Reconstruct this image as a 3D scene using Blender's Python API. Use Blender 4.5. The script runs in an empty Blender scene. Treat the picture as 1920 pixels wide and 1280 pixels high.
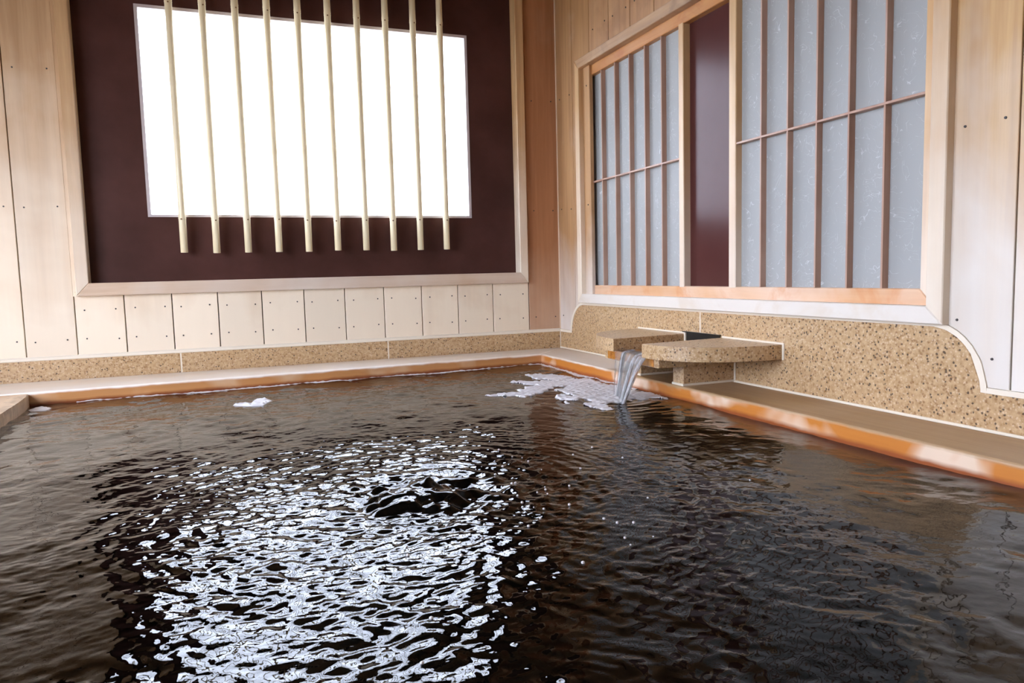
import bpy, bmesh, math, random
import numpy as np
from mathutils import Vector, Matrix

random.seed(7)
SC = bpy.context.scene
COL = SC.collection
PI = math.pi

# ------------------------------------------------------------------ camera
CAM = (-1.34550, -2.89336, 0.32312)
YAW, PITCH, ROLL, FPX = 0.368473, 0.091814, 0.025589, 1377.5
cd = bpy.data.cameras.new('camera'); co = bpy.data.objects.new('camera', cd); COL.objects.link(co)
_f = Vector((math.sin(YAW)*math.cos(PITCH), math.cos(YAW)*math.cos(PITCH), -math.sin(PITCH)))
_r = Vector((math.cos(YAW), -math.sin(YAW), 0)); _d = _f.cross(_r)
_c, _s = math.cos(ROLL), math.sin(ROLL)
_r2 = _c*_r + _s*_d; _d2 = -_s*_r + _c*_d
co.matrix_world = Matrix(((_r2.x, -_d2.x, -_f.x, CAM[0]), (_r2.y, -_d2.y, -_f.y, CAM[1]), (_r2.z, -_d2.z, -_f.z, CAM[2]), (0, 0, 0, 1)))
cd.sensor_width = 36.0; cd.lens = 36.0*FPX/1920.0; cd.clip_start = 0.02
SC.camera = co

# ------------------------------------------------------------------ sky and exposure
W = bpy.data.worlds.new('overcast_sky'); SC.world = W; W.use_nodes = True
_bg = W.node_tree.nodes['Background']
_bg.inputs['Color'].default_value = (0.86, 0.935, 1.13, 1); _bg.inputs['Strength'].default_value = 15.0
SC.view_settings.view_transform = 'Standard'; SC.view_settings.look = 'None'
SC.view_settings.exposure = 0.0; SC.view_settings.gamma = 1.0
SC.view_settings.use_curve_mapping = False
SC.cycles.use_denoising = True
SC.cycles.max_bounces = 10; SC.cycles.diffuse_bounces = 5; SC.cycles.glossy_bounces = 5; SC.cycles.transmission_bounces = 6; SC.cycles.transparent_max_bounces = 10
SC.cycles.sample_clamp_indirect = 8.0

# ------------------------------------------------------------------ material helpers
class NT:
    def __init__(s, name):
        s.m = bpy.data.materials.new(name); s.m.use_nodes = True
        s.t = s.m.node_tree; s.b = s.t.nodes['Principled BSDF']; s.out = s.t.nodes['Material Output']
    def n(s, typ, **kw):
        nd = s.t.nodes.new(typ)
        for k, v in kw.items():
            if k.startswith('i_'):
                nd.inputs[k[2:].replace('_', ' ')].default_value = v
            else: setattr(nd, k, v)
        return nd
    def l(s, a, b): s.t.links.new(a, b)
    def coords(s, scale=(1, 1, 1), rot=(0, 0, 0)):
        tc = s.n('ShaderNodeTexCoord'); mp = s.n('ShaderNodeMapping')
        mp.inputs['Scale'].default_value = scale; mp.inputs['Rotation'].default_value = rot
        s.l(tc.outputs['Object'], mp.inputs['Vector']); return mp.outputs['Vector']
    def noise(s, vec, scale, detail=3, rough=.5, dist=0):
        nd = s.n('ShaderNodeTexNoise'); nd.inputs['Scale'].default_value = scale; nd.inputs['Detail'].default_value = detail
        nd.inputs['Roughness'].default_value = rough; nd.inputs['Distortion'].default_value = dist
        s.l(vec, nd.inputs['Vector']); return nd.outputs['Fac']
    def ramp(s, fac, stops):
        r = s.n('ShaderNodeValToRGB'); e = r.color_ramp.elements
        while len(e) < len(stops): e.new(.5)
        for el, (p, c) in zip(e, stops):
            el.position = p; el.color = (c, c, c, 1) if isinstance(c, (int, float)) else (*c, 1)
        s.l(fac, r.inputs['Fac']); return r.outputs['Color']
    def mix(s, fac, a, b, mode='MIX'):
        m = s.n('ShaderNodeMix', data_type='RGBA', blend_type=mode)
        for sock, v in ((m.inputs[0], fac), (m.inputs[6], a), (m.inputs[7], b)):
            if isinstance(v, (int, float)): sock.default_value = v
            elif isinstance(v, tuple): sock.default_value = (*v, 1)
            else: s.l(v, sock)
        return m.outputs[2]
    def math(s, op, a, b=None):
        m = s.n('ShaderNodeMath', operation=op)
        for sock, v in ((m.inputs[0], a), (m.inputs[1], b)):
            if v is None: continue
            if isinstance(v, (int, float)): sock.default_value = v
            else: s.l(v, sock)
        return m.outputs[0]
    def bump(s, h, strength=.3, dist=.002):
        b = s.n('ShaderNodeBump'); b.inputs['Strength'].default_value = strength; b.inputs['Distance'].default_value = dist
        s.l(h, b.inputs['Height']); s.l(b.outputs['Normal'], s.b.inputs['Normal'])
    def set(s, **kw):
        for k, v in kw.items():
            sock = s.b.inputs[k.replace('_', ' ')]
            if hasattr(v, 'is_output'): s.l(v, sock)
            elif isinstance(v, tuple): sock.default_value = (*v, 1)
            else: sock.default_value = v
        return s

def wood_mat(name, dark, light, bleach, axis='Z', rough=.45, amount=.5, lohi=None, vary=.12, coat=0.0, stain=None, stain_amt=0.0, face=None, dry=None):
    """grain stretched along axis; bleached weathering in blotches (stronger towards the bottom when lohi is given)"""
    n = NT(name)
    sc = {'Z': (1, 1, .05), 'X': (.05, 1, 1), 'Y': (1, .05, 1)}[axis]
    v = n.coords(sc); pos = n.coords()
    oi = n.n('ShaderNodeObjectInfo')
    add = n.n('ShaderNodeVectorMath', operation='ADD'); n.l(v, add.inputs[0])
    cmb = n.n('ShaderNodeCombineXYZ'); n.l(n.math('MULTIPLY', oi.outputs['Random'], 7.3), cmb.inputs[0]); n.l(n.math('MULTIPLY', oi.outputs['Random'], 3.7), cmb.inputs[2])
    n.l(cmb.outputs[0], add.inputs[1]); v = add.outputs[0]
    g = n.noise(v, 38, 4, .55, .6); fine = n.noise(v, 260, 3, .6)
    c = n.mix(n.ramp(g, [(.3, 0.0), (.72, 1.0)]), dark, light)
    c = n.mix(n.math('MULTIPLY', n.ramp(fine, [(.45, 0.0), (.75, 1.0)]), .34), c, dark)
    bl = n.noise(pos, 2.6, 4, .6, .4); st = n.noise(v, 16, 3, .5)
    f = n.math('ADD', n.math('MULTIPLY', bl, .7), n.math('MULTIPLY', st, .3))
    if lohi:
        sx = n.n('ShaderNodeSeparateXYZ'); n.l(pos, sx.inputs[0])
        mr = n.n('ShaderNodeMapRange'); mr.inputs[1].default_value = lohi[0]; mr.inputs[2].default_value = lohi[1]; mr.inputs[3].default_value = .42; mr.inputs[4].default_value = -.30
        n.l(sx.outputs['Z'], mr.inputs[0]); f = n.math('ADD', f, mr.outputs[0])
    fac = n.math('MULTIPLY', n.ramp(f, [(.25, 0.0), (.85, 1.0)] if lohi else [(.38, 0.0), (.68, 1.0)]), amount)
    c = n.mix(fac, c, bleach)
    if dry:
        sx = n.n('ShaderNodeSeparateXYZ'); n.l(pos, sx.inputs[0])
        dr = n.n('ShaderNodeMapRange'); dr.inputs[1].default_value = dry[0]; dr.inputs[2].default_value = dry[1]
        n.l(n.math('ADD', sx.outputs['Y'], n.math('MULTIPLY', n.math('SUBTRACT', bl, .5), .3)), dr.inputs[0])
        c = n.mix(n.math('MULTIPLY', dr.outputs[0], .8), c, bleach)
    if face:
        sx = n.n('ShaderNodeSeparateXYZ'); n.l(pos, sx.inputs[0])
        wob = n.math('MULTIPLY', n.math('SUBTRACT', n.noise(pos, 9, 3, .6), .5), .014)
        ff = n.ramp(n.math('ADD', n.math('MULTIPLY', n.math('ADD', sx.outputs['Z'], wob), 40.0), .9), [(.55, 1.0), (.8, 0.0)])
        patch = n.ramp(n.noise(pos, 4.2, 3, .5, .3), [(.50, 0.0), (.60, 1.0)])
        low = n.ramp(n.math('ADD', n.math('MULTIPLY', n.math('ADD', sx.outputs['Z'], wob), 40.0), 2.0), [(.55, 1.0), (.95, 0.0)])
        fc = n.mix(n.math('MULTIPLY', patch, .85), n.mix(g, face[0], face[1]), face[2])
        fc = n.mix(low, fc, face[3])
        c = n.mix(ff, c, fc)
    if stain:
        sf = n.math('MULTIPLY', n.ramp(n.noise(pos, 7, 4, .6, .8), [(.5, 0.0), (.66, 1.0)]), stain_amt)
        c = n.mix(sf, c, stain)
    hs = n.n('ShaderNodeHueSaturation'); n.l(c, hs.inputs['Color'])
    n.l(n.math('ADD', n.math('MULTIPLY', oi.outputs['Random'], vary), 1-vary/2), hs.inputs['Value'])
    n.set(Base_Color=hs.outputs[0], Roughness=rough, Coat_Weight=coat, Coat_Roughness=.15)
    n.bump(n.math('ADD', fine, n.math('MULTIPLY', g, .6)), .12, .001)
    return n.m

M = {}
TAN_D, TAN_L = (.44, .26, .12), (.60, .39, .21)
M['board'] = wood_mat('cedar_board', TAN_D, TAN_L, (.84, .73, .57), 'Z', .5, .9, (.1, 1.15))
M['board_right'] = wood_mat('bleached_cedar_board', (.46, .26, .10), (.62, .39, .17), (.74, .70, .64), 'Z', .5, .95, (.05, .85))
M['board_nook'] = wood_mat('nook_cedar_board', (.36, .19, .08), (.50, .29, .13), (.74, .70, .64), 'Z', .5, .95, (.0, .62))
M['board_warm'] = wood_mat('dark_orange_cedar_board', (.34, .165, .065), (.52, .28, .12), (.58, .38, .22), 'Z', .5, .5, None, stain=(.22, .09, .04), stain_amt=.35)  # darker orange boards above the lattice window
M['board_corner'] = wood_mat('shaded_red_cedar_board', (.36, .15, .06), (.48, .22, .10), (.66, .48, .34), 'Z', .5, .8, (-.1, .5))  # orange corner shade put into the colour of this redder board
M['frame_x'] = wood_mat('window_frame_wood_x', (.52, .36, .24), (.64, .48, .34), (.70, .62, .54), 'X', .42, .85)
M['frame_z'] = wood_mat('window_frame_wood_z', (.46, .27, .12), (.62, .40, .20), (.80, .72, .60), 'Z', .42, .85, (.15, 1.05))
M['frame_y'] = wood_mat('window_frame_wood_y', (.52, .36, .22), (.64, .48, .32), (.68, .64, .58), 'Y', .42, .9, (.2, 1.0), stain=(.60, .50, .38), stain_amt=.5)
M['frame_top'] = wood_mat('dark_frame_wood_y', (.36, .20, .10), (.54, .34, .18), (.55, .42, .30), 'Y', .45, .5, None, stain=(.2, .12, .08), stain_amt=.4)  # darker wood for the top member of the lattice window frame
M['sash_y'] = wood_mat('sash_wood_y', (.50, .22, .07), (.64, .34, .14), (.80, .70, .60), 'Y', .4, .55, None, stain=(.55, .2, .05), stain_amt=.5)
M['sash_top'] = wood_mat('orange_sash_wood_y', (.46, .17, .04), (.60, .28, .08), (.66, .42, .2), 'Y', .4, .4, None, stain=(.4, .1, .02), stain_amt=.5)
M['sash_z'] = wood_mat('sash_wood_z', (.52, .30, .13), (.66, .44, .22), (.80, .72, .62), 'Z', .4, .7, (.2, .8))
M['lattice'] = wood_mat('lattice_wood', (.32, .15, .09), (.46, .27, .18), (.62, .48, .40), 'Z', .45, .5)
M['rim_x'] = wood_mat('wet_rim_wood_x', (.76, .66, .55), (.86, .80, .72), (.90, .88, .85), 'X', .3, .9, None, coat=.4, face=((.46, .19, .06), (.58, .29, .11), (.66, .42, .24), (.20, .05, .012)))
M['rim_y'] = wood_mat('wet_rim_wood_y', (.36, .20, .075), (.46, .28, .115), (.78, .70, .61), 'Y', .45, .2, None, coat=0.0, face=((.50, .15, .018), (.62, .24, .035), (.84, .68, .52), (.30, .07, .01)), dry=(-.86, -.76))
M['rim_worn'] = wood_mat('worn_rim_wood', (.42, .22, .09), (.66, .44, .24), (.72, .62, .48), 'Y', .4, .7, None, coat=.2, stain=(.16, .10, .06), stain_amt=.7)
M['ceiling'] = wood_mat('ceiling_wood', (.11, .06, .035), (.17, .095, .055), (.18, .12, .08), 'Y', .55, .3)

def simple(name, col, rough=.5, **kw):
    n = NT(name); n.set(Base_Color=col, Roughness=rough, **kw); return n.m
M['grout'] = simple('ivory_grout', (.78, .70, .57), .55)
M['caulk'] = simple('pale_caulk', (.74, .60, .44), .5)
M['gap'] = simple('dark_wall_core', (.05, .03, .02), .8)
M['nail'] = simple('rusty_nail_head', (.05, .045, .045), .45, Metallic=.4)
M['trim'] = simple('grey_window_edge', (.50, .44, .44), .4)
M['metal'] = simple('dark_metal_lining', (.035, .035, .033), .35, Metallic=.6)
M['ground'] = simple('outside_ground', (.25, .24, .21), .9)

def granite():
    n = NT('tan_granite'); p = n.coords()
    big = n.noise(p, 5, 3, .5); mid = n.noise(p, 90, 3, .65)
    c = n.mix(n.ramp(mid, [(.35, 0.0), (.65, 1.0)]), (.39, .24, .11), (.55, .38, .21))
    c = n.mix(n.math('MULTIPLY', n.ramp(big, [(.4, 0.0), (.7, 1.0)]), .35), c, (.54, .38, .22))
    wn = n.n('ShaderNodeTexNoise'); wn.inputs['Scale'].default_value = 230; wn.inputs['Detail'].default_value = 2; n.l(p, wn.inputs['Vector'])
    w1_ = n.n('ShaderNodeVectorMath', operation='SCALE'); w1_.inputs['Scale'].default_value = .0035; n.l(wn.outputs['Color'], w1_.inputs[0])
    w2_ = n.n('ShaderNodeVectorMath', operation='ADD'); n.l(p, w2_.inputs[0]); n.l(w1_.outputs[0], w2_.inputs[1]); wp = w2_.outputs[0]
    def vor(scale, thr, chance):
        vo = n.n('ShaderNodeTexVoronoi'); vo.inputs['Scale'].default_value = scale; n.l(wp, vo.inputs['Vector'])
        spot = n.ramp(vo.outputs['Distance'], [(thr*.6, 1.0), (thr, 0.0)])
        sx = n.n('ShaderNodeSeparateColor'); n.l(vo.outputs['Color'], sx.inputs[0])
        return n.math('MULTIPLY', spot, n.math('GREATER_THAN', sx.outputs[0], chance))
    c = n.mix(n.math('MULTIPLY', vor(140, .50, .50), .7), c, (.25, .125, .05))
    c = n.mix(n.math('MULTIPLY', vor(190, .50, .60), .5), c, (.70, .56, .40))
    c = n.mix(n.math('MULTIPLY', vor(130, .40, .81), .88), c, (.05, .03, .02))
    n.set(Base_Color=c, Roughness=n.math('ADD', n.math('MULTIPLY', mid, .15), .22))
    n.bump(mid, .06, .001); return n.m
M['granite'] = granite()

def granite_stained():
    n = NT('iron_stained_stone'); p = n.coords()
    g = n.noise(p, 60, 4, .6); b = n.noise(p, 14, 3, .5)
    c = n.mix(n.ramp(g, [(.3, 0.0), (.7, 1.0)]), (.26, .085, .012), (.52, .22, .04))
    c = n.mix(n.math('MULTIPLY', n.ramp(b, [(.5, 0.0), (.7, 1.0)]), .5), c, (.60, .42, .22))
    n.set(Base_Color=c, Roughness=.18); n.bump(g, .2, .001); return n.m
M['stained'] = granite_stained()

def brown_panel():
    n = NT('dark_brown_lacquered_board'); p = n.coords((1, 1, 1))
    g = n.noise(p, 300, 2, .6); b = n.noise(p, 4, 4, .6)
    c = n.mix(n.ramp(b, [(.35, 0.0), (.7, 1.0)]), (.048, .019, .015), (.080, .032, .026))
    n.set(Base_Color=c, Roughness=n.math('ADD', n.math('MULTIPLY', b, .10), .30), Specular_IOR_Level=.14); n.bump(g, .05, .0006); return n.m
M['brown'] = brown_panel()

def brown_gloss():
    n = NT('polished_brown_board'); p = n.coords(); b = n.noise(p, 4, 4, .6)
    c = n.mix(b, (.060, .018, .015), (.095, .032, .028))
    n.set(Base_Color=c, Roughness=.2, Specular_IOR_Level=.13); return n.m
M['brown_gloss'] = brown_gloss()

def washi():
    n = NT('frosted_fibre_glass'); p = n.coords((1, 1, 1))
    base = n.mix(n.noise(p, 3, 3), (.32, .328, .32), (.38, .387, .375))
    tot = None
    for sc_, rot, dist in ((9, .4, 2.2), (11, 1.5, 2.6), (13, 2.6, 2.4)):
        v = n.coords((1, 1, 1), (rot, rot*.7, rot*.3)); q = n.noise(v, sc_, 2, .5, dist)
        line = n.math('SUBTRACT', 1.0, n.math('MULTIPLY', n.math('ABSOLUTE', n.math('SUBTRACT', q, .5)), 170.0))
        line = n.math('MAXIMUM', line, 0.0)
        gate = n.ramp(n.noise(v, 34, 2, .5), [(.52, 0.0), (.58, 1.0)])
        line = n.math('MULTIPLY', line, gate)
        tot = line if tot is None else n.math('ADD', tot, line)
    c = n.mix(n.math('MULTIPLY', n.math('MINIMUM', tot, 1.0), .5), base, (.72, .75, .77))
    n.set(Base_Color=c, Roughness=.6, Specular_IOR_Level=.25); n.bump(n.noise(p, 180, 2), .04, .0008); return n.m
M['washi'] = washi()

def bamboo():
    n = NT('bamboo_skin'); v = n.coords((1, 1, .06)); p = n.coords()
    oi = n.n('ShaderNodeObjectInfo')
    g = n.noise(v, 120, 3, .5)
    c = n.mix(n.ramp(g, [(.3, 0.0), (.7, 1.0)]), (.82, .69, .42), (.90, .80, .56))
    c = n.mix(n.math('MULTIPLY', n.ramp(n.noise(p, 9, 3), [(.5, 0.0), (.75, 1.0)]), .5), c, (.86, .74, .52))
    hs = n.n('ShaderNodeHueSaturation'); n.l(c, hs.inputs['Color'])
    n.l(n.math('ADD', n.math('MULTIPLY', oi.outputs['Random'], .16), .92), hs.inputs['Value'])
    n.set(Base_Color=hs.outputs[0], Roughness=.35); return n.m
M['bamboo'] = bamboo()
M['bamboo_scar'] = simple('bamboo_bud_scar', (.20, .10, .03), .6)

def pane_mat():
    n = NT('frosted_window_pane')
    tr = n.n('ShaderNodeBsdfTransparent'); tr.inputs[0].default_value = (.93, .94, .95, 1)
    tl = n.n('ShaderNodeBsdfTranslucent'); tl.inputs[0].default_value = (.9, .9, .9, 1)
    mx = n.n('ShaderNodeMixShader'); mx.inputs[0].default_value = .15
    n.l(tr.outputs[0], mx.inputs[1]); n.l(tl.outputs[0], mx.inputs[2]); n.l(mx.outputs[0], n.out.inputs['Surface'])
    return n.m
M['pane'] = pane_mat()

def water():
    n = NT('bath_water'); p = n.coords()
    n.set(Base_Color=(.05, .05, .042), Roughness=.012, IOR=1.26, Transmission_Weight=1.0)
    n.bump(n.noise(p, 70, 2, .5), .10, .004); return n.m
M['water'] = water()
def film(name, body, white, rough):
    n = NT(name)
    tr = n.n('ShaderNodeBsdfTransparent'); tr.inputs[0].default_value = (.97, .975, .98, 1)
    gl = n.n('ShaderNodeBsdfGlossy'); gl.inputs['Roughness'].default_value = rough
    df = n.n('ShaderNodeBsdfDiffuse'); df.inputs[0].default_value = (.97, .97, .98, 1)
    tl = n.n('ShaderNodeBsdfTranslucent'); tl.inputs[0].default_value = (.97, .97, .98, 1)
    fr = n.n('ShaderNodeFresnel'); fr.inputs[0].default_value = 1.33
    m0 = n.n('ShaderNodeMixShader'); m0.inputs[0].default_value = .5; n.l(df.outputs[0], m0.inputs[1]); n.l(tl.outputs[0], m0.inputs[2])
    v = n.coords((1, 1, .12)); st = n.ramp(n.noise(v, 150, 3, .6), [(.45, 0.0), (.7, 1.0)])
    f = n.math('ADD', n.math('MULTIPLY', st, white), body)
    m1 = n.n('ShaderNodeMixShader'); n.l(f, m1.inputs[0]); n.l(tr.outputs[0], m1.inputs[1]); n.l(m0.outputs[0], m1.inputs[2])
    m2 = n.n('ShaderNodeMixShader'); n.l(n.math('MULTIPLY', fr.outputs[0], .55), m2.inputs[0]); n.l(m1.outputs[0], m2.inputs[1]); n.l(gl.outputs[0], m2.inputs[2])
    n.l(m2.outputs[0], n.out.inputs['Surface']); return n.m
M['stream'] = film('falling_water', .05, .16, .12)
M['stream_glint'] = film('glint_falling_water', .45, .45, .15)  # bright highlights on the stream, put in as whitish strands
def foam():
    n = NT('white_foam'); p = n.coords()
    vo = n.n('ShaderNodeTexVoronoi'); vo.inputs['Scale'].default_value = 170; n.l(p, vo.inputs['Vector'])
    n.set(Base_Color=(.62, .60, .61), Roughness=.3, Subsurface_Weight=0.0, Alpha=1.0); n.bump(vo.outputs['Distance'], .25, .002); return n.m
M['foam'] = foam()

def tubstone():
    n = NT('dark_tub_stone'); p = n.coords(); g = n.noise(p, 25, 4)
    n.set(Base_Color=n.mix(g, (.010, .010, .008), (.022, .020, .014)), Roughness=.6); return n.m
M['tub'] = tubstone()
M['tubwood'] = wood_mat('submerged_wood', (.05, .022, .008), (.09, .04, .015), (.1, .06, .03), 'X', .6, .3)

# ------------------------------------------------------------------ object helpers
def link(name, me, mat=None, parent=None):
    o = bpy.data.objects.new(name, me); COL.objects.link(o)
    if mat is not None and me is not None and not me.materials: me.materials.append(M[mat] if isinstance(mat, str) else mat)
    if parent is not None:
        o.parent = parent
        w = Vector((0, 0, 0)); q = parent
        while q is not None: w += q.location; q = q.parent
        o.location = -w
    return o
def tag(o, label=None, cat=None, group=None, kind=None):
    if label: o['label'] = label
    if cat: o['category'] = cat
    if group: o['group'] = group
    if kind: o['kind'] = kind
    return o
def empty(name, loc=(0, 0, 0)):
    o = bpy.data.objects.new(name, None); COL.objects.link(o); o.location = loc; o.empty_display_size = .05; return o
def bm2me(bm, name, smooth=False):
    me = bpy.data.meshes.new(name); bmesh.ops.recalc_face_normals(bm, faces=bm.faces); bm.to_mesh(me); bm.free()
    if smooth:
        for p in me.polygons: p.use_smooth = True
    return me
def box_bm(x0, x1, y0, y1, z0, z1, bev=0.0, seg=1, bm=None):
    b = bmesh.new()
    bmesh.ops.create_cube(b, size=1, matrix=Matrix.Translation(((x0+x1)/2, (y0+y1)/2, (z0+z1)/2)) @ Matrix.Diagonal((abs(x1-x0), abs(y1-y0), abs(z1-z0), 1)))
    if bev: bmesh.ops.bevel(b, geom=b.edges[:], offset=bev, segments=seg, affect='EDGES', profile=.5)
    return b
def box(name, x0, x1, y0, y1, z0, z1, mat, parent=None, bev=0.0, seg=1):
    return link(name, bm2me(box_bm(x0, x1, y0, y1, z0, z1, bev, seg), name), mat, parent)
def prism(name, pts, axis, a, b, mat, parent=None, bev=0.0, seg=1, smooth=False):
    """outline pts (2-D) extruded along axis from a to b. axis X: pts=(y,z); Y: pts=(x,z); Z: pts=(x,y)"""
    f = {'X': lambda p, t: (t, p[0], p[1]), 'Y': lambda p, t: (p[0], t, p[1]), 'Z': lambda p, t: (p[0], p[1], t)}[axis]
    bm = bmesh.new()
    v0 = [bm.verts.new(f(p, a)) for p in pts]; v1 = [bm.verts.new(f(p, b)) for p in pts]
    f0 = bm.faces.new(v0); f1 = bm.faces.new(v1[::-1]); k = len(pts)
    for i in range(k): bm.faces.new((v0[i], v1[i], v1[(i+1) % k], v0[(i+1) % k]))
    if bev: bmesh.ops.bevel(bm, geom=list(set(f0.edges[:]+f1.edges[:])), offset=bev, segments=seg, affect='EDGES', profile=.5)
    return link(name, bm2me(bm, name, smooth), mat, parent)
def ring_prism(name, o, i, axis, a, b, mat, parent=None):
    """rectangular ring: o/i = (u0,u1,v0,v1) outer and inner"""
    f = {'X': lambda p, t: (t, p[0], p[1]), 'Y': lambda p, t: (p[0], t, p[1])}[axis]
    bm = bmesh.new()
    R_ = []
    for t in (a, b):
        for q in (o, i):
            R_.append([bm.verts.new(f(p, t)) for p in ((q[0], q[2]), (q[1], q[2]), (q[1], q[3]), (q[0], q[3]))])
    oa, ia, ob, ib = R_
    for k in range(4):
        j = (k+1) % 4
        bm.faces.new((oa[k], oa[j], ia[j], ia[k])); bm.faces.new((ob[k], ib[k], ib[j], ob[j]))
        bm.faces.new((oa[k], ob[k], ob[j], oa[j])); bm.faces.new((ia[k], ia[j], ib[j], ib[k]))
    return link(name, bm2me(bm, name), mat, parent)
def grid_mesh(name, P, mask, mat, parent=None):
    """P: (ny,nx,3) array; mask: (ny-1,nx-1) bool of cells kept"""
    ny, nx = P.shape[:2]
    jj, ii = np.nonzero(mask)
    a = jj*nx+ii; F = np.stack([a, a+1, a+nx+1, a+nx], 1)
    if (P[-1, 0, 1]-P[0, 0, 1])*(P[0, -1, 0]-P[0, 0, 0]) < 0: F = F[:, ::-1]      # normals up
    used = np.unique(F); remap = -np.ones(nx*ny, int); remap[used] = np.arange(len(used))
    V = P.reshape(-1, 3)[used]; F = remap[F]
    me = bpy.data.meshes.new(name)
    me.vertices.add(len(V)); me.vertices.foreach_set('co', V.astype(np.float32).ravel())
    me.loops.add(F.size); me.loops.foreach_set('vertex_index', F.astype(np.int32).ravel())
    me.polygons.add(len(F)); me.polygons.foreach_set('loop_start', np.arange(0, F.size, 4, dtype=np.int32))
    me.polygons.foreach_set('use_smooth', np.ones(len(F), bool))
    me.update(calc_edges=True); me.validate()
    return link(name, me, mat, parent)

_nail_b = bmesh.new(); bmesh.ops.create_cone(_nail_b, cap_ends=True, segments=8, radius1=.0030, radius2=.0024, depth=.003)
NAIL = bm2me(_nail_b, 'nail'); NAIL.materials.append(M['nail'])
def nail(parent, loc, axis):
    o = bpy.data.objects.new('nail', NAIL); COL.objects.link(o); o.parent = parent
    w = Vector((0, 0, 0)); q = parent
    while q is not None: w += q.location; q = q.parent
    o.location = Vector(loc)-w
    o.rotation_euler = (PI/2, 0, 0) if axis == 'Y' else (0, -PI/2, 0)
    return o

HC = 2.25          # ceiling height
XL = -2.75         # left side of the room
YN = -4.1          # side behind the camera
OPZ, OPY = 1.24, -2.8   # top and near end of the unseen left opening, set for wall brightness

# ------------------------------------------------------------------ back wall
wb = tag(empty('wall_back'), 'pale vertical plank wall with granite base behind the bath', kind='structure')
FX0, FX1, FZ0, FZ1 = -1.822, -.153, .284, 1.55      # picture window frame, outer
IX0, IX1, IZ0, IZ1 = -1.782, -.189, .328, 1.506     # inner
ring_prism('wall_core', (XL, .12, -.9, HC), (IX0-.01, IX1+.01, IZ0-.01, IZ1+.01), 'Y', .016, .12, 'gap', wb)
joints = [-1.833+.1525*k for k in range(-6, 12)]
joints = [max(j, XL) for j in joints]; joints[-1] = -.146
joints.append(0.0)
G = .0016
for k in range(len(joints)-1):
    a, b = joints[k], joints[k+1]
    if b-a < .02: continue
    corner = k == len(joints)-2
    spans = [(.083, HC)] if (b <= FX0+.005 or a >= FX1-.01) else [(.083, FZ0+.015), (FZ1-.015, HC)]
    for z0, z1 in spans:
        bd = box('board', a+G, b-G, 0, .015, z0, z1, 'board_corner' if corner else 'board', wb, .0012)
        zs = [.135, .237] if z1 < .5 else ([.135, .586, 1.038, 1.5] if z0 < .5 else [1.62, 1.95])
        for z in zs:
            for x in (a+.031, b-.026): nail(bd, (x+random.uniform(-.003, .003), -.0004, z+random.uniform(-.003, .003)), 'Y')
gj = [XL, -2.266, -1.511, -.757, -.002]
for k in range(4):
    box('granite_slab', gj[k]+.0025, gj[k+1]-.0025, -.001, .016, -.006, .069, 'granite', wb, .0008)
box('grout_strip', XL, 0, .0002, .016, -.006, .0835, 'grout', wb)
box('grout_bead', XL, 0, -.0025, .006, .0695, .0815, 'grout', wb, .002)
box('corner_seal', -.0035, .0, -.0035, .0, .083, HC, 'caulk', wb)

# ------------------------------------------------------------------ picture window in the back wall
w1 = tag(empty('window_1'), 'wide bright window cut in a dark brown board inside a pale frame', kind='structure')
def mitre_x(name, z0o, z0i, mat):     # horizontal frame member on the back wall
    pts = [(FX0, z0o), (FX1, z0o), (IX1, z0i), (IX0, z0i)]
    if z0o > z0i: pts = pts[::-1]
    return prism(name, pts, 'Y', -.020, .036, mat, w1, .002)
mitre_x('frame_board', FZ0, IZ0, 'frame_x'); mitre_x('frame_board', FZ1, IZ1, 'frame_x')
prism('frame_board', [(FX0, FZ0), (IX0, IZ0), (IX0, IZ1), (FX0, FZ1)], 'Y', -.020, .036, 'frame_z', w1, .002)
prism('frame_board', [(FX1, FZ0), (FX1, FZ1), (IX1, IZ1), (IX1, IZ0)], 'Y', -.020, .036, 'frame_z', w1, .002)
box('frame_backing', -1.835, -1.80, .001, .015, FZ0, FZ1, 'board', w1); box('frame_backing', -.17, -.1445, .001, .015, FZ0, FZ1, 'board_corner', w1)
OX0, OX1, OZ0, OZ1 = -1.588, -.381, .558, 1.287
ring_prism('dark_panel', (IX0-.004, IX1+.004, IZ0-.004, IZ1+.004), (OX0, OX1, OZ0, OZ1), 'Y', .034, .052, 'brown', w1)
ring_prism('opening_edge', (OX0-.001, OX1+.001, OZ0-.001, OZ1+.001), (OX0+.010, OX1-.010, OZ0+.008, OZ1-.010), 'Y', .0325, .066, 'trim', w1)
box('pane', OX0, -.955, .068, .071, OZ0-.01, OZ1+.01, 'pane', w1)
box('pane', -1.01, OX1, .076, .079, OZ0-.01, OZ1+.01, 'pane', w1)

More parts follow.
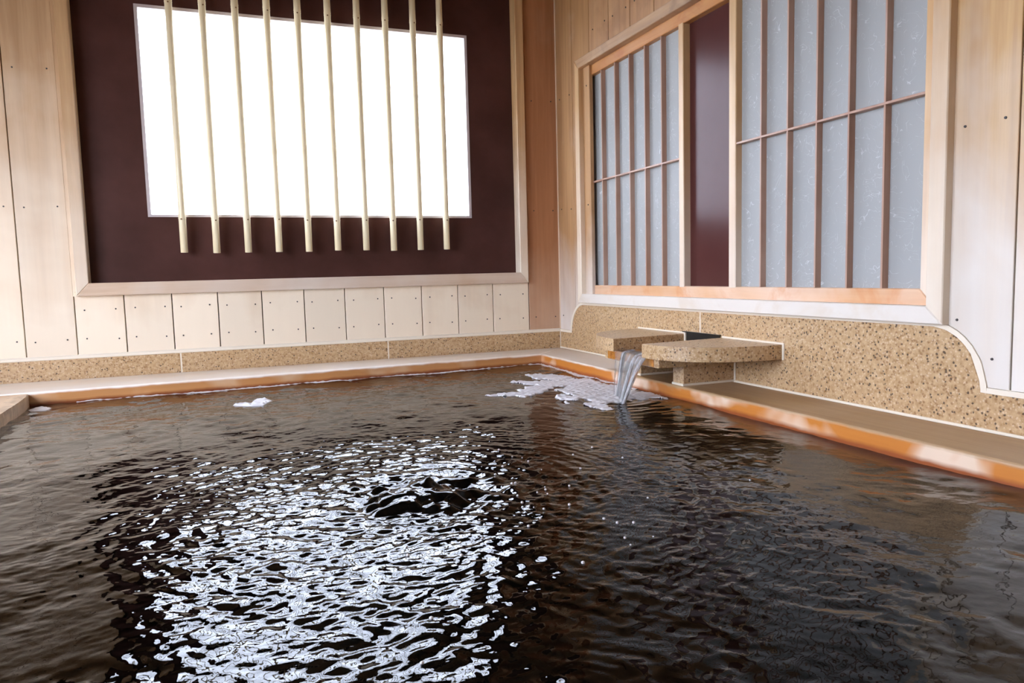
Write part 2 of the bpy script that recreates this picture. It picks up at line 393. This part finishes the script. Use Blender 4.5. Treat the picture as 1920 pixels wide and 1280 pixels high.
# bamboo poles
def bamboo_pole(x, y, z0, nodes, top):
    zs = [(z0, .0108), (z0+.001, .0116)]
    for nz in nodes:
        zs += [(nz-.012, .0114), (nz-.004, .0117), (nz-.0015, .0126), (nz+.0012, .0112), (nz+.004, .0124), (nz+.014, .0117)]
    zs += [(top, .0112)]
    bm = bmesh.new(); S = 14; rings = []
    for z, r in zs:
        r *= 1.07; rings.append([bm.verts.new((r*math.cos(2*PI*i/S), r*math.sin(2*PI*i/S), z-z0)) for i in range(S)])
    for a, b in zip(rings, rings[1:]):
        for i in range(S): bm.faces.new((a[i], a[(i+1) % S], b[(i+1) % S], b[i]))
    bm.faces.new(rings[0][::-1]); bm.faces.new(rings[-1])
    me = bm2me(bm, 'culm', True); me.materials.append(M['bamboo'])
    root = empty('bamboo_pole', (x, y, z0))
    c = bpy.data.objects.new('culm', me); COL.objects.link(c); c.parent = root
    for q, nz in enumerate(nodes):
        sb = bmesh.new(); bmesh.ops.create_uvsphere(sb, u_segments=8, v_segments=5, radius=.0032, matrix=Matrix.Diagonal((1, .5, .9, 1)))
        sm = bm2me(sb, 'bud_scar', True); sm.materials.append(M['bamboo_scar'])
        a = random.uniform(-.3, .35) if q in (0, len(nodes)-1) else PI*.8
        s = bpy.data.objects.new('bud_scar', sm); COL.objects.link(s); s.parent = c
        s.location = (.0120*math.sin(a), -.0120*math.cos(a), nz-z0-.005)
    return root
ORD = ['first', 'second', 'third', 'fourth', 'fifth', 'sixth', 'seventh', 'eighth', 'ninth', 'tenth']
for k in range(10):
    x = -1.4765+.10835*k
    p = bamboo_pole(x, -.001, .428+random.uniform(-.003, .003), [.549+random.uniform(-.003, .003), .80+random.uniform(-.03, .03), 1.04+random.uniform(-.03, .03), 1.295+.0016*k], 1.505)
    tag(p, ('leftmost slim bamboo pole in front of the bright window' if k == 0 else 'rightmost slim bamboo pole in front of the bright window' if k == 9
            else 'slim bamboo pole, %s from the left before the bright window' % ORD[k]), 'bamboo pole', 'bamboo poles across the window')

# ------------------------------------------------------------------ right wall
wr = tag(empty('wall_right'), 'pale vertical plank wall with a rounded granite base beside the bath', kind='structure')
SY0, SY1, SZ0, SZ1 = -1.84, -.213, .200, 1.148      # lattice window frame outer
TY0, TY1, TZ0, TZ1 = -1.802, -.247, .236, 1.112
ring_prism('wall_core', (YN, .12, -.9, HC), (TY0-.03, TY1+.03, TZ0-.03, TZ1+.03), 'X', .016, .12, 'gap', wr)
def zg(y, off=0.0):          # top of the granite base at y (y<=0); off widens the outline (grout)
    def q(cy, rx, base, rz, d):
        t = min(1, max(0, d/rx)); return base+rz*math.sqrt(max(0, 1-t*t))
    if y > -.114+off: return .069+off
    if y > -.230: return q(-.230, .116+off, .069, .121+off, y+.230)
    if y > -1.800: return .190+off+.004*(-y-.23)/1.57
    if y > -1.913-off: return q(-1.80, .113+off, .072, .122+off, -1.80-y)
    return .072+off
def samples(y0, y1, n=14):
    ys = [y0+(y1-y0)*i/n for i in range(n+1)]
    for s in (-.1139, -.1141, -.1019, -.1021, -1.9129, -1.9131, -1.9249, -1.9251): 
        if min(y0, y1) < s < max(y0, y1): ys.append(s)
    return sorted(ys, reverse=y0 > y1)
GW = .012
jy = [0.0]+[-.1525*k for k in range(1, 13)]+[-1.968]+[-1.968-.1525*k for k in range(1, 15)]
jy = [max(j, YN) for j in jy]
for k in range(len(jy)-1):
    b, a = jy[k], jy[k+1]      # a<b
    if b-a < .02: continue
    over = a > SY0-.02 and b < SY1+.02
    part_over = (not over) and (b > SY0 and a < SY1)
    spans = [(None, HC)] if not over else [(SZ1-.02, HC)]
    for z0, z1 in spans:
        if z0 is None:
            ys = samples(a+G, b-G)
            pts = [(y, zg(y, GW-.001)) for y in ys]+[(b-G, z1), (a+G, z1)]
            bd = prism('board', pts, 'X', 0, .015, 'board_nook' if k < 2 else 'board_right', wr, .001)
            zs = [.586, 1.04, 1.6]+([.137] if k == 0 or b < -1.9 else [])
        else:
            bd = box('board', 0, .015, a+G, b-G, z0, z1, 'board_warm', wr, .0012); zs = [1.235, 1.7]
        for z in zs:
            for y in (a+.026, b-.033): nail(bd, (-.0004, y, z+random.uniform(-.004, .004)), 'X')
    if k == 12 and bd:
        nail(bd, (-.0004, -1.858, .210), 'X'); nail(bd, (-.0004, -1.932, .139), 'X')
def gran(y0, y1):
    ys = samples(y0, y1, 60)
    pts = [(y, zg(y)) for y in ys]+[(y1, -.006), (y0, -.006)]
    return prism('granite_slab', pts, 'X', -.0015, .016, 'granite', wr, .0008)
gran(-.004, -1.0085); gran(-1.0135, -2.6); gran(-2.605, YN)
ys = samples(-.0, YN, 260)
prism('grout_strip', [(y, zg(y, GW)) for y in ys]+[(YN, -.006), (0, -.006)], 'X', .0, .0155, 'grout', wr)
# raised grout bead along the top of the granite
def bead(name, ys, off0, off1, x0, x1):
    bm = bmesh.new(); prev = None
    for y in ys:
        z0, z1 = zg(y, off0), zg(y, off1)
        cur = [bm.verts.new(c) for c in ((x1, y, z0), (x0, y, z0+.001), (x0, y, z1-.001), (x1, y, z1))]
        if prev:
            for i in range(3): bm.faces.new((prev[i], cur[i], cur[i+1], prev[i+1]))
        prev = cur
    return link(name, bm2me(bm, name), 'grout', wr)
bead('grout_bead', ys, .0, GW, -.003, .004)
box('grout_joint', -.0012, .01, -1.0135, -1.0085, -.004, .190, 'grout', wr)
box('grout_bead', -.006, .004, YN, 0, -.003, .004, 'grout', wr, .002)

# ------------------------------------------------------------------ lattice window in the right wall
w2 = tag(empty('window_2'), 'wooden lattice window with frosted fibre glass and a brown middle panel', kind='structure')
XF = -.020
def mitre_r(pts, mat): return prism('frame_board', pts, 'X', XF, .012, mat, w2, .002)
mitre_r([(SY0, SZ0), (SY1, SZ0), (TY1, TZ0), (TY0, TZ0)], 'frame_y')
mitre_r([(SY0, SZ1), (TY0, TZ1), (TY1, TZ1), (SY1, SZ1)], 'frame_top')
mitre_r([(SY0, SZ0), (TY0, TZ0), (TY0, TZ1), (SY0, SZ1)], 'frame_z')
mitre_r([(SY1, SZ0), (SY1, SZ1), (TY1, TZ1), (TY1, TZ0)], 'frame_z')
# inner frame
XI = .010
QY0, QY1, QZ0, QZ1 = -1.763, -.272, .270, 1.076
PY0, PY1, PZ0, PZ1 = -1.815, -.232, .215, 1.126
def inner(pts, mat): return prism('sash_rail', pts, 'X', XI, .042, mat, w2, .002)
inner([(PY0, PZ0), (PY1, PZ0), (QY1, QZ0), (QY0, QZ0)], 'sash_y')
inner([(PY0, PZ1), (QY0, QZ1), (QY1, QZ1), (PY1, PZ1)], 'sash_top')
inner([(PY0, PZ0), (QY0, QZ0), (QY0, QZ1), (PY0, PZ1)], 'sash_z')
inner([(PY1, PZ0), (PY1, PZ1), (QY1, QZ1), (QY1, QZ0)], 'sash_z')
XB, XG = .012, .030           # lattice front, glass plane
MU = ((-.886, -.912), (-1.134, -1.165))
for b, a in MU: box('mullion', XI-.001, .042, a, b, QZ0-.004, QZ1+.004, 'sash_z', w2, .002)
# slim inner beads beside the mullions
LZ = .671
def lattice(y0, y1):
    b, a = max(y0, y1), min(y0, y1)
    sp = (b-a)/6
    ybar = [b-sp*k for k in range(1, 6)]
    for y in ybar: box('lattice_bar', XB, XG+.001, y-.0026, y+.0026, QZ0-.002, QZ1+.002, 'lattice', w2, .0006)
    box('lattice_rail', XB-.001, XG+.001, a-.001, b+.001, LZ-.0028, LZ+.0028, 'lattice', w2, .0006)
    edges = [b]+ybar+[a]
    for k in range(6):
        for z0, z1 in ((QZ0, LZ), (LZ, QZ1)):
            box('pane', XG, XG+.004, edges[k+1], edges[k], z0-.001, z1+.001, 'washi', w2)
lattice(QY1, MU[0][0]); lattice(MU[1][1], QY0)
box('brown_panel', .034, .044, MU[1][0]-.006, MU[0][1]+.006, QZ0-.004, QZ1+.004, 'brown_gloss', w2)

# ------------------------------------------------------------------ ceiling, other walls, floor
ce = tag(empty('ceiling'), 'wooden plank ceiling', kind='structure')
for k in range(12):
    a = XL+(.12-XL)*k/12; b = XL+(.12-XL)*(k+1)/12
    box('ceiling_board', a+.002, b-.002, YN, .12, HC, HC+.03, 'ceiling', ce, .002)
wl = tag(empty('wall_left'), 'unseen open left side of the bath house, opening sized for the light', kind='structure')
box('sill_wall', XL-.08, XL, YN, .12, -.6, .22, 'board', wl)
box('lintel', XL-.08, XL, YN, .12, OPZ, HC, 'board', wl)
box('light_blocker', XL-.08, XL, -.74, .12, .22, OPZ, 'board', wl)  # wide unseen piece, added to hold sky light off the left boards
box('screen_wall', XL-.08, XL, YN, OPY, .22, OPZ, 'board', wl)
tag(box('wall_front', XL, .12, YN-.1, YN, -.6, HC, 'board'), 'plank wall behind the viewer', kind='structure')
fl = tag(empty('floor'), 'stone floor around the bath', kind='structure')
box('floor_slab', XL, -2.06, YN, 0, -.10, -.05, 'granite', fl)
box('floor_slab', -2.06, .0, YN, -3.42, -.10, -.05, 'granite', fl)
tag(box('ground', -30, 30, -30, 30, -1.2, -.95, 'ground'), 'outside ground', kind='structure')

# ------------------------------------------------------------------ bath tub
WZ = -.040                       # water level
tub = tag(empty('bath_tub', (-1.05, -1.8, -.72)), 'sunken bath with orange wet wooden rim boards', 'bath')
def yb(x): return -.199-(-.181-x)*(.090/1.74)       # front edge of the back rim
def rim(pts, z0, z1, mat, bev=.006): return prism('rim_board', pts, 'Z', z0, z1, mat, tub, bev, 3)
rim([(XL+.004, -.001), (XL+.004, yb(XL)), (-.181, yb(-.181)), (-.0065, -.0065)], -.11, 0, 'rim_x')
rim([(-.0065, -.0075), (-.181, yb(-.181)-.001), (-.181, -3.36), (-.0065, -3.36)], -.11, 0, 'rim_y')
# left rim, with a worn wavy inner edge
edge = []
for i in range(40):
    y = -.286-(3.074)*i/39
    x = -1.921+.030*min(1, (-.286-y)/.6)
    x += .006*math.sin(y*23)*math.exp(-((y+.55)/.25)**2)+.004*math.sin(y*51+1)
    edge.append((x, y))
rim([(-2.07, yb(-2.07)-.002)]+[(e[0], min(e[1], yb(e[0])-.001)) for e in edge]+[(-2.07, -3.36)], -.11, -.003, 'rim_worn', .005)
rim([(-2.07, -3.362), (-.0065, -3.362), (-.0065, -3.54), (-2.07, -3.54)], -.11, 0, 'rim_x')
box('tub_side', -2.05, -.14, -.17, -.12, -.72, -.105, 'tubwood', tub)
box('tub_side', -.165, -.115, -3.5, -.12, -.72, -.105, 'tubwood', tub)
box('tub_side', -1.99, -1.94, -3.5, -.12, -.72, -.105, 'tubwood', tub)
box('tub_side', -2.05, -.14, -3.5, -3.44, -.72, -.105, 'tubwood', tub)
tf = [(-1.94+.446*i, -.17-.47*j) for i in range(4) for j in range(7)]
for x, y in tf: box('floor_stone', x+.002, x+.444, y-.468, y-.002, -.74, -.70+random.uniform(-.002, .002), 'tub', tub, .004)
box('tub_bed', -2.05, -.12, -3.5, -.12, -.79, -.735, 'tub', tub)

# ------------------------------------------------------------------ water surface
RNG = np.random.default_rng(11)
SPX, SPY = -1.067, -1.725
STX, STY = -.31, -1.06
def wave_set(n, lmin, lmax, slope, dirs=None, spread=PI):
    L = np.exp(RNG.uniform(math.log(lmin), math.log(lmax), n)); th = RNG.uniform(0, 2*PI, n) if dirs is None else dirs+RNG.normal(0, spread, n)
    k = 2*PI/L; a = slope*math.sqrt(2.0/n)/k
    return k*np.cos(th), k*np.sin(th), a, RNG.uniform(0, 2*PI, n)
WS_T = wave_set(90, .011, .045, .15)          # choppy water round the spring
WS_G = wave_set(40, .035, .16, .040)           # gentle waves everywhere
WS_B = wave_set(14, .20, .60, .018)
WS_M = wave_set(10, .15, .5, 1.0)
WS_R = wave_set(26, .02, .06, .075, 0.0, .05)
def ev(ws, x, y):
    h = np.zeros_like(x)
    for kx, ky, a, p in zip(*ws): h += a*np.sin(kx*x+ky*y+p)
    return h
def nrm(ws, x, y): 
    h = np.zeros_like(x)
    for kx, ky, a, p in zip(*ws): h += np.sin(kx*x+ky*y+p)
    return h/math.sqrt(len(ws[0])/2)
LUMPS = []
WS_S = wave_set(24, .018, .04, .22)
for _k in range(52):
    _a = RNG.uniform(0, 2*PI); _q = RNG.uniform(.035, .15)
    LUMPS.append((_q*math.cos(_a)*1.15, _q*math.sin(_a), RNG.uniform(.3, 1)*.011*math.exp(-(_q/.15)**2)*RNG.choice([1, 1, -.7]), RNG.uniform(.007, .017)))
def H(x, y):
    dx, dy = x-SPX, y-SPY
    r = np.hypot(dx, dy); th = np.arctan2(dy, dx)
    mod = nrm(WS_M, x, y)
    xw = x+.006*np.sin(17*y+1.3)+.004*np.sin(41*y); yw = y+.006*np.sin(19*x+.4)
    h = ev(WS_G, xw, yw)*(1+.35*np.clip(mod, -1.5, 1.5))+ev(WS_B, x, y)
    edge_amp = np.exp(-(r/.62)**2)
    left = np.exp(-((x+1.15)/.42)**2)*np.exp(-((y+2.15)/.45)**2)      # chop drifts with the current past the spring
    h += ev(WS_T, xw, yw)*np.clip(.06+.62*edge_amp+.42*left, 0, .85)*(1+.25*np.clip(mod, -1.5, 1.5))
    # outgoing rings from the spring
    rr = r+.006*np.sin(5*th+1)+.004*np.sin(9*th)+.003*mod
    h += .0022*np.exp(-r/.15)*np.cos(2*PI*rr/.052)*(1-np.exp(-(r/.06)**2))
    h += .0003*np.exp(-((r-.35)/.22)**2)*np.cos(2*PI*rr/.027+mod)
    # bubbling head of the spring
    h += .013*np.exp(-((r+.006*np.sin(3*th+.8)+.004*np.sin(7*th))/.056)**4)
    h += ev(WS_S, x, y)*np.exp(-(r/.10)**4)
    for lx, ly, lh, lr in LUMPS: h += lh*np.exp(-((dx-lx)**2+(dy-ly)**2)/lr**2)
    h -= .004*np.exp(-((r-.095)/.022)**2)*(1+.4*np.sin(4*th))
    # rings from the falling water
    rs = np.hypot(x-STX, y-STY)
    h += .0012*np.exp(-rs/.14)*np.cos(2*PI*(rs+.003*mod)/.040)
    return h
gx = np.linspace(-1.965, -.150, 560); gy = np.concatenate([np.linspace(-.16, -2.62, 800), np.linspace(-2.63, -3.46, 130)])
X, Y = np.meshgrid(gx, gy)
Pw = np.stack([X, Y, WZ+H(X, Y)], -1)
bw = grid_mesh('bath_water', Pw, np.ones((len(gy)-1, len(gx)-1), bool), 'water')
tag(bw, 'dark rippling hot spring water filling the bath', 'water', kind='stuff')

# ------------------------------------------------------------------ foam
WS_F1 = wave_set(30, .05, .16, 1.0); WS_F2 = wave_set(30, .012, .035, 1.0)
def poly_sd(x, y, poly):
    P_ = np.array(poly); d = np.full(x.shape, 1e9); ins = np.zeros(x.shape, bool)
    for (x0, y0), (x1, y1) in zip(P_, np.roll(P_, -1, 0)):
        ex, ey = x1-x0, y1-y0; t = np.clip(((x-x0)*ex+(y-y0)*ey)/(ex*ex+ey*ey+1e-12), 0, 1)
        d = np.minimum(d, np.hypot(x-x0-t*ex, y-y0-t*ey))
        c = ((y0 > y) != (y1 > y)) & (x < (x1-x0)*(y-y0)/((y1-y0)+1e-12)+x0); ins ^= c
    return np.where(ins, d, -d)
def foam_patch(field, bx, step, thick, label, group=None):
    xs = np.arange(bx[0], bx[1], step); ys_ = np.arange(bx[2], bx[3], step)
    x, y = np.meshgrid(xs, ys_); f = field(x, y)
    t = np.clip(f/.012, 0, 1); t = t*t*(3-2*t)
    z = WZ+H(x, y)-.0015+thick*t*(1+.25*nrm(WS_F2, x, y)*t)
    m = (f > -.001); mask = m[:-1, :-1] & m[1:, :-1] & m[:-1, 1:] & m[1:, 1:]
    return tag(grid_mesh('foam_patch', np.stack([x, y, z], -1), mask, 'foam'), label, 'foam', group)
F_MAIN = [(-.287, -.467), (-.353, -.475), (-.355, -.552), (-.352, -.614), (-.403, -.64), (-.457, -.608), (-.481, -.621), (-.468, -.683), (-.43, -.706), (-.497, -.756), (-.52, -.791), (-.567, -.798), (-.617, -.816), (-.588, -.854), (-.536, -.895), (-.486, -.88), (-.453, -.865), (-.437, -.815), (-.381, -.786), (-.347, -.781), (-.388, -.82), (-.433, -.818), (-.414, -.876), (-.417, -.92), (-.487, -.997), (-.458, -1.043), (-.408, -1.042), (-.438, -1.102), (-.43, -1.18), (-.377, -1.156), (-.338, -1.101), (-.274, -1.09), (-.225, -1.125), (-.185, -1.16), (-.183, -.991), (-.197, -.919), (-.208, -.838), (-.212, -.698), (-.235, -.58), (-.254, -.487)]
def f_main(x, y):
    s = poly_sd(x, y, F_MAIN)
    return s+.001+.013*nrm(WS_F1, x*1.5, y*.8)*np.clip(1.2-s*4, .6, 1)+.0015*nrm(WS_F2, x, y)
foam_patch(f_main, (-.66, -.178, -1.22, -.43), .0035, .0042, 'large broken patch of white foam round the falling water')
F_B = [(-1.344, -.613), (-1.326, -.573), (-1.297, -.6), (-1.279, -.525), (-1.247, -.521), (-1.232, -.573), (-1.245, -.629), (-1.262, -.66), (-1.298, -.659)]
foam_patch(lambda x, y: poly_sd(x, y, F_B)+.003*nrm(WS_F1, x, y)+.002, (-1.38, -1.2, -.70, -.49), .003, .005, 'small white foam patch floating alone near the back rim')
F_C = [(-1.911, -.376), (-1.903, -.331), (-1.868, -.33), (-1.846, -.372), (-1.861, -.403), (-1.885, -.419)]
foam_patch(lambda x, y: poly_sd(x, y, F_C)+.002*nrm(WS_F1, x, y), (-1.918, -1.82, -.44, -.31), .003, .004, 'tiny white foam patch in the corner by the worn rim')
def f_back(x, y):
    d = yb(x)-y
    w = .022+.006*nrm(WS_F1, x*.4, y*0+.2)-.02*np.clip((-1.68-x)/.15, 0, 2)
    return np.minimum(w-d, d+.006)+.0008*nrm(WS_F2, x, y)
foam_patch(f_back, (-1.80, -.182, -.34, -.19), .003, .003, 'thin line of white froth along the back rim')
def f_right(x, y):
    d = -.181-x
    w = .018+.007*nrm(WS_F1, y*.4, x*0+.7)
    return np.minimum(w-d, d+.006)+.0008*nrm(WS_F2, x, y)
foam_patch(f_right, (-.24, -.178, -.95, -.205), .003, .003, 'thin line of white froth along the stone side rim')

# ------------------------------------------------------------------ stone spout
sp = tag(empty('stone_spout', (-.12, -1.02, 0)), 'granite water spout of two rounded slabs over a stained channel', 'spout')
ZT, ZB = .1215, .083
def wing(y_in, y_out, xf, n=2.35, skew=-.022):
    pts = [(0, y_in), (0, y_out)]
    for i in range(1, 25):
        t = PI/2*i/24
        c, s = math.cos(t)**(2/n), math.sin(t)**(2/n)
        pts.append((-xf*s, y_in+skew*s+(y_out-y_in-skew*s)*c))
    pts[-1] = (-xf, y_in+skew)
    return prism('wing_slab', pts, 'Z', ZB, ZT, 'granite', sp, .0018, 2)
wing(-.935, -.655, .272); wing(-1.118, -1.372, .285)
box('channel_stone', -.262, 0, -1.188, -.885, .056, ZB-.0005, 'granite', sp, .0015)
box('channel_bed', -.2645, 0, -1.165, -.905, .0575, ZB+.002, 'stained', sp, .002)
box('support_block', -.175, 0, -1.177, -1.125, .005, .056, 'granite', sp, .0015)
box('support_block', -.165, 0, -.935, -.885, .005, .056, 'granite', sp, .0015)
box('mortar_bed', -.178, 0, -1.179, -1.123, -.0005, .006, 'grout', sp, .001)
box('mortar_bed', -.168, 0, -.937, -.883, -.0005, .006, 'grout', sp, .001)
box('outlet_box', -.004, .0, -1.112, -.94, ZB, .129, 'metal', sp)
box('outlet_lip', -.010, -.002, -1.115, -.93, .1265, .1295, 'metal', sp)
box('mortar_bead', -.010, -.002, -.943, -.936, ZB, .127, 'grout', sp, .002)
box('mortar_bead', -.006, 0, -.932, -.652, ZT-.001, ZT+.005, 'grout', sp, .002)
box('mortar_bead', -.006, 0, -1.376, -1.120, ZT-.001, ZT+.005, 'grout', sp, .002)
box('mortar_bead', -.006, 0, -1.378, -1.371, ZB-.002, ZT+.005, 'grout', sp, .002)
box('mortar_bead', -.006, 0, -1.182, -1.176, .005, .056, 'grout', sp, .002)

# falling water: a sheet of several twisting ropes
def stream():
    root = empty('water_stream', (-.30, -1.03, WZ))
    tag(root, 'clear stream of hot water pouring off the spout into the bath', 'water')
    nu, nv = 30, 26
    def surf(y0, y1, ye0, ye1, xd0, xd1, th, phase, name, mat='stream'):
        bm = bmesh.new(); fr = []; bk = []
        for j in range(nv+1):
            t = j/nv
            a, b = [], []
            for i in range(nu+1):
                s = i/nu
                ya, yb_ = y0+(y1-y0)*s, ye0+(ye1-ye0)*s
                y = ya+(yb_-ya)*(t**1.2)
                xd = xd0+(xd1-xd0)*s
                if t < .16:
                    u = t/.16; x = -.235-.032*u; z = ZB+.0055-.0015*u*u
                else:
                    u = (t-.16)/.84; x = -.267-xd*math.sqrt(u)*(.55+.45*u); z = ZB+.004-(ZB+.004-WZ+.004)*u**1.35
                rip = .0032*math.sin(s*21+phase+2.5*t)+.0018*math.sin(s*47+phase*2-3*t)
                taper = (4*s*(1-s))**.35 if 0 < s < 1 else 0
                h = th*taper*(1-.45*t)
                x += rip*min(1, t*3)
                zz = rip*.8*(1-min(1, t*4))
                a.append(bm.verts.new((x-h, y, z+zz+h*.4))); b.append(bm.verts.new((x+h*.6, y, z+zz-h*.4-.0005)))
            fr.append(a); bk.append(b)
        for j in range(nv):
            for i in range(nu):
                bm.faces.new((fr[j][i], fr[j][i+1], fr[j+1][i+1], fr[j+1][i])); bm.faces.new((bk[j][i], bk[j+1][i], bk[j+1][i+1], bk[j][i+1]))
        bmesh.ops.remove_doubles(bm, verts=bm.verts[:], dist=1e-5)
        return link(name, bm2me(bm, name, True), mat, root)
    surf(-.955, -1.145, -.995, -1.10, .026, .060, .0022, .3, 'water_sheet')
    surf(-1.105, -1.150, -1.112, -1.136, .058, .078, .0040, 1.7, 'water_rope')
    surf(-1.138, -1.153, -1.126, -1.142, .070, .080, .0026, .9, 'glint_strand', 'stream_glint')
    surf(-1.00, -1.03, -1.035, -1.055, .034, .045, .0034, 4.1, 'water_rope')
    surf(-1.012, -1.022, -1.04, -1.046, .037, .044, .0030, 3.1, 'glint_strand', 'stream_glint')
    surf(-1.055, -1.090, -1.080, -1.105, .052, .066, .0036, 2.2, 'water_rope')
    surf(-1.088, -1.102, -1.098, -1.108, .060, .068, .0026, 2.9, 'glint_strand', 'stream_glint')
stream()

# small bubbles drifting off the spring
bb = bmesh.new()
rb = random.Random(5)
for _ in range(60):
    a, q = rb.uniform(-1.9, 1.2), .16+abs(rb.gauss(0, .16))
    x, y = SPX+q*math.cos(a), SPY+q*math.sin(a)
    z = WZ+float(H(np.array([x]), np.array([y]))[0])
    bmesh.ops.create_icosphere(bb, subdivisions=1, radius=rb.uniform(.0012, .0028), matrix=Matrix.Translation((x, y, z+.0006)))
tag(link('bubbles', bm2me(bb, 'bubbles', True), 'foam'), 'tiny white bubbles scattered on the dark water beside the spring', 'bubbles', kind='stuff')
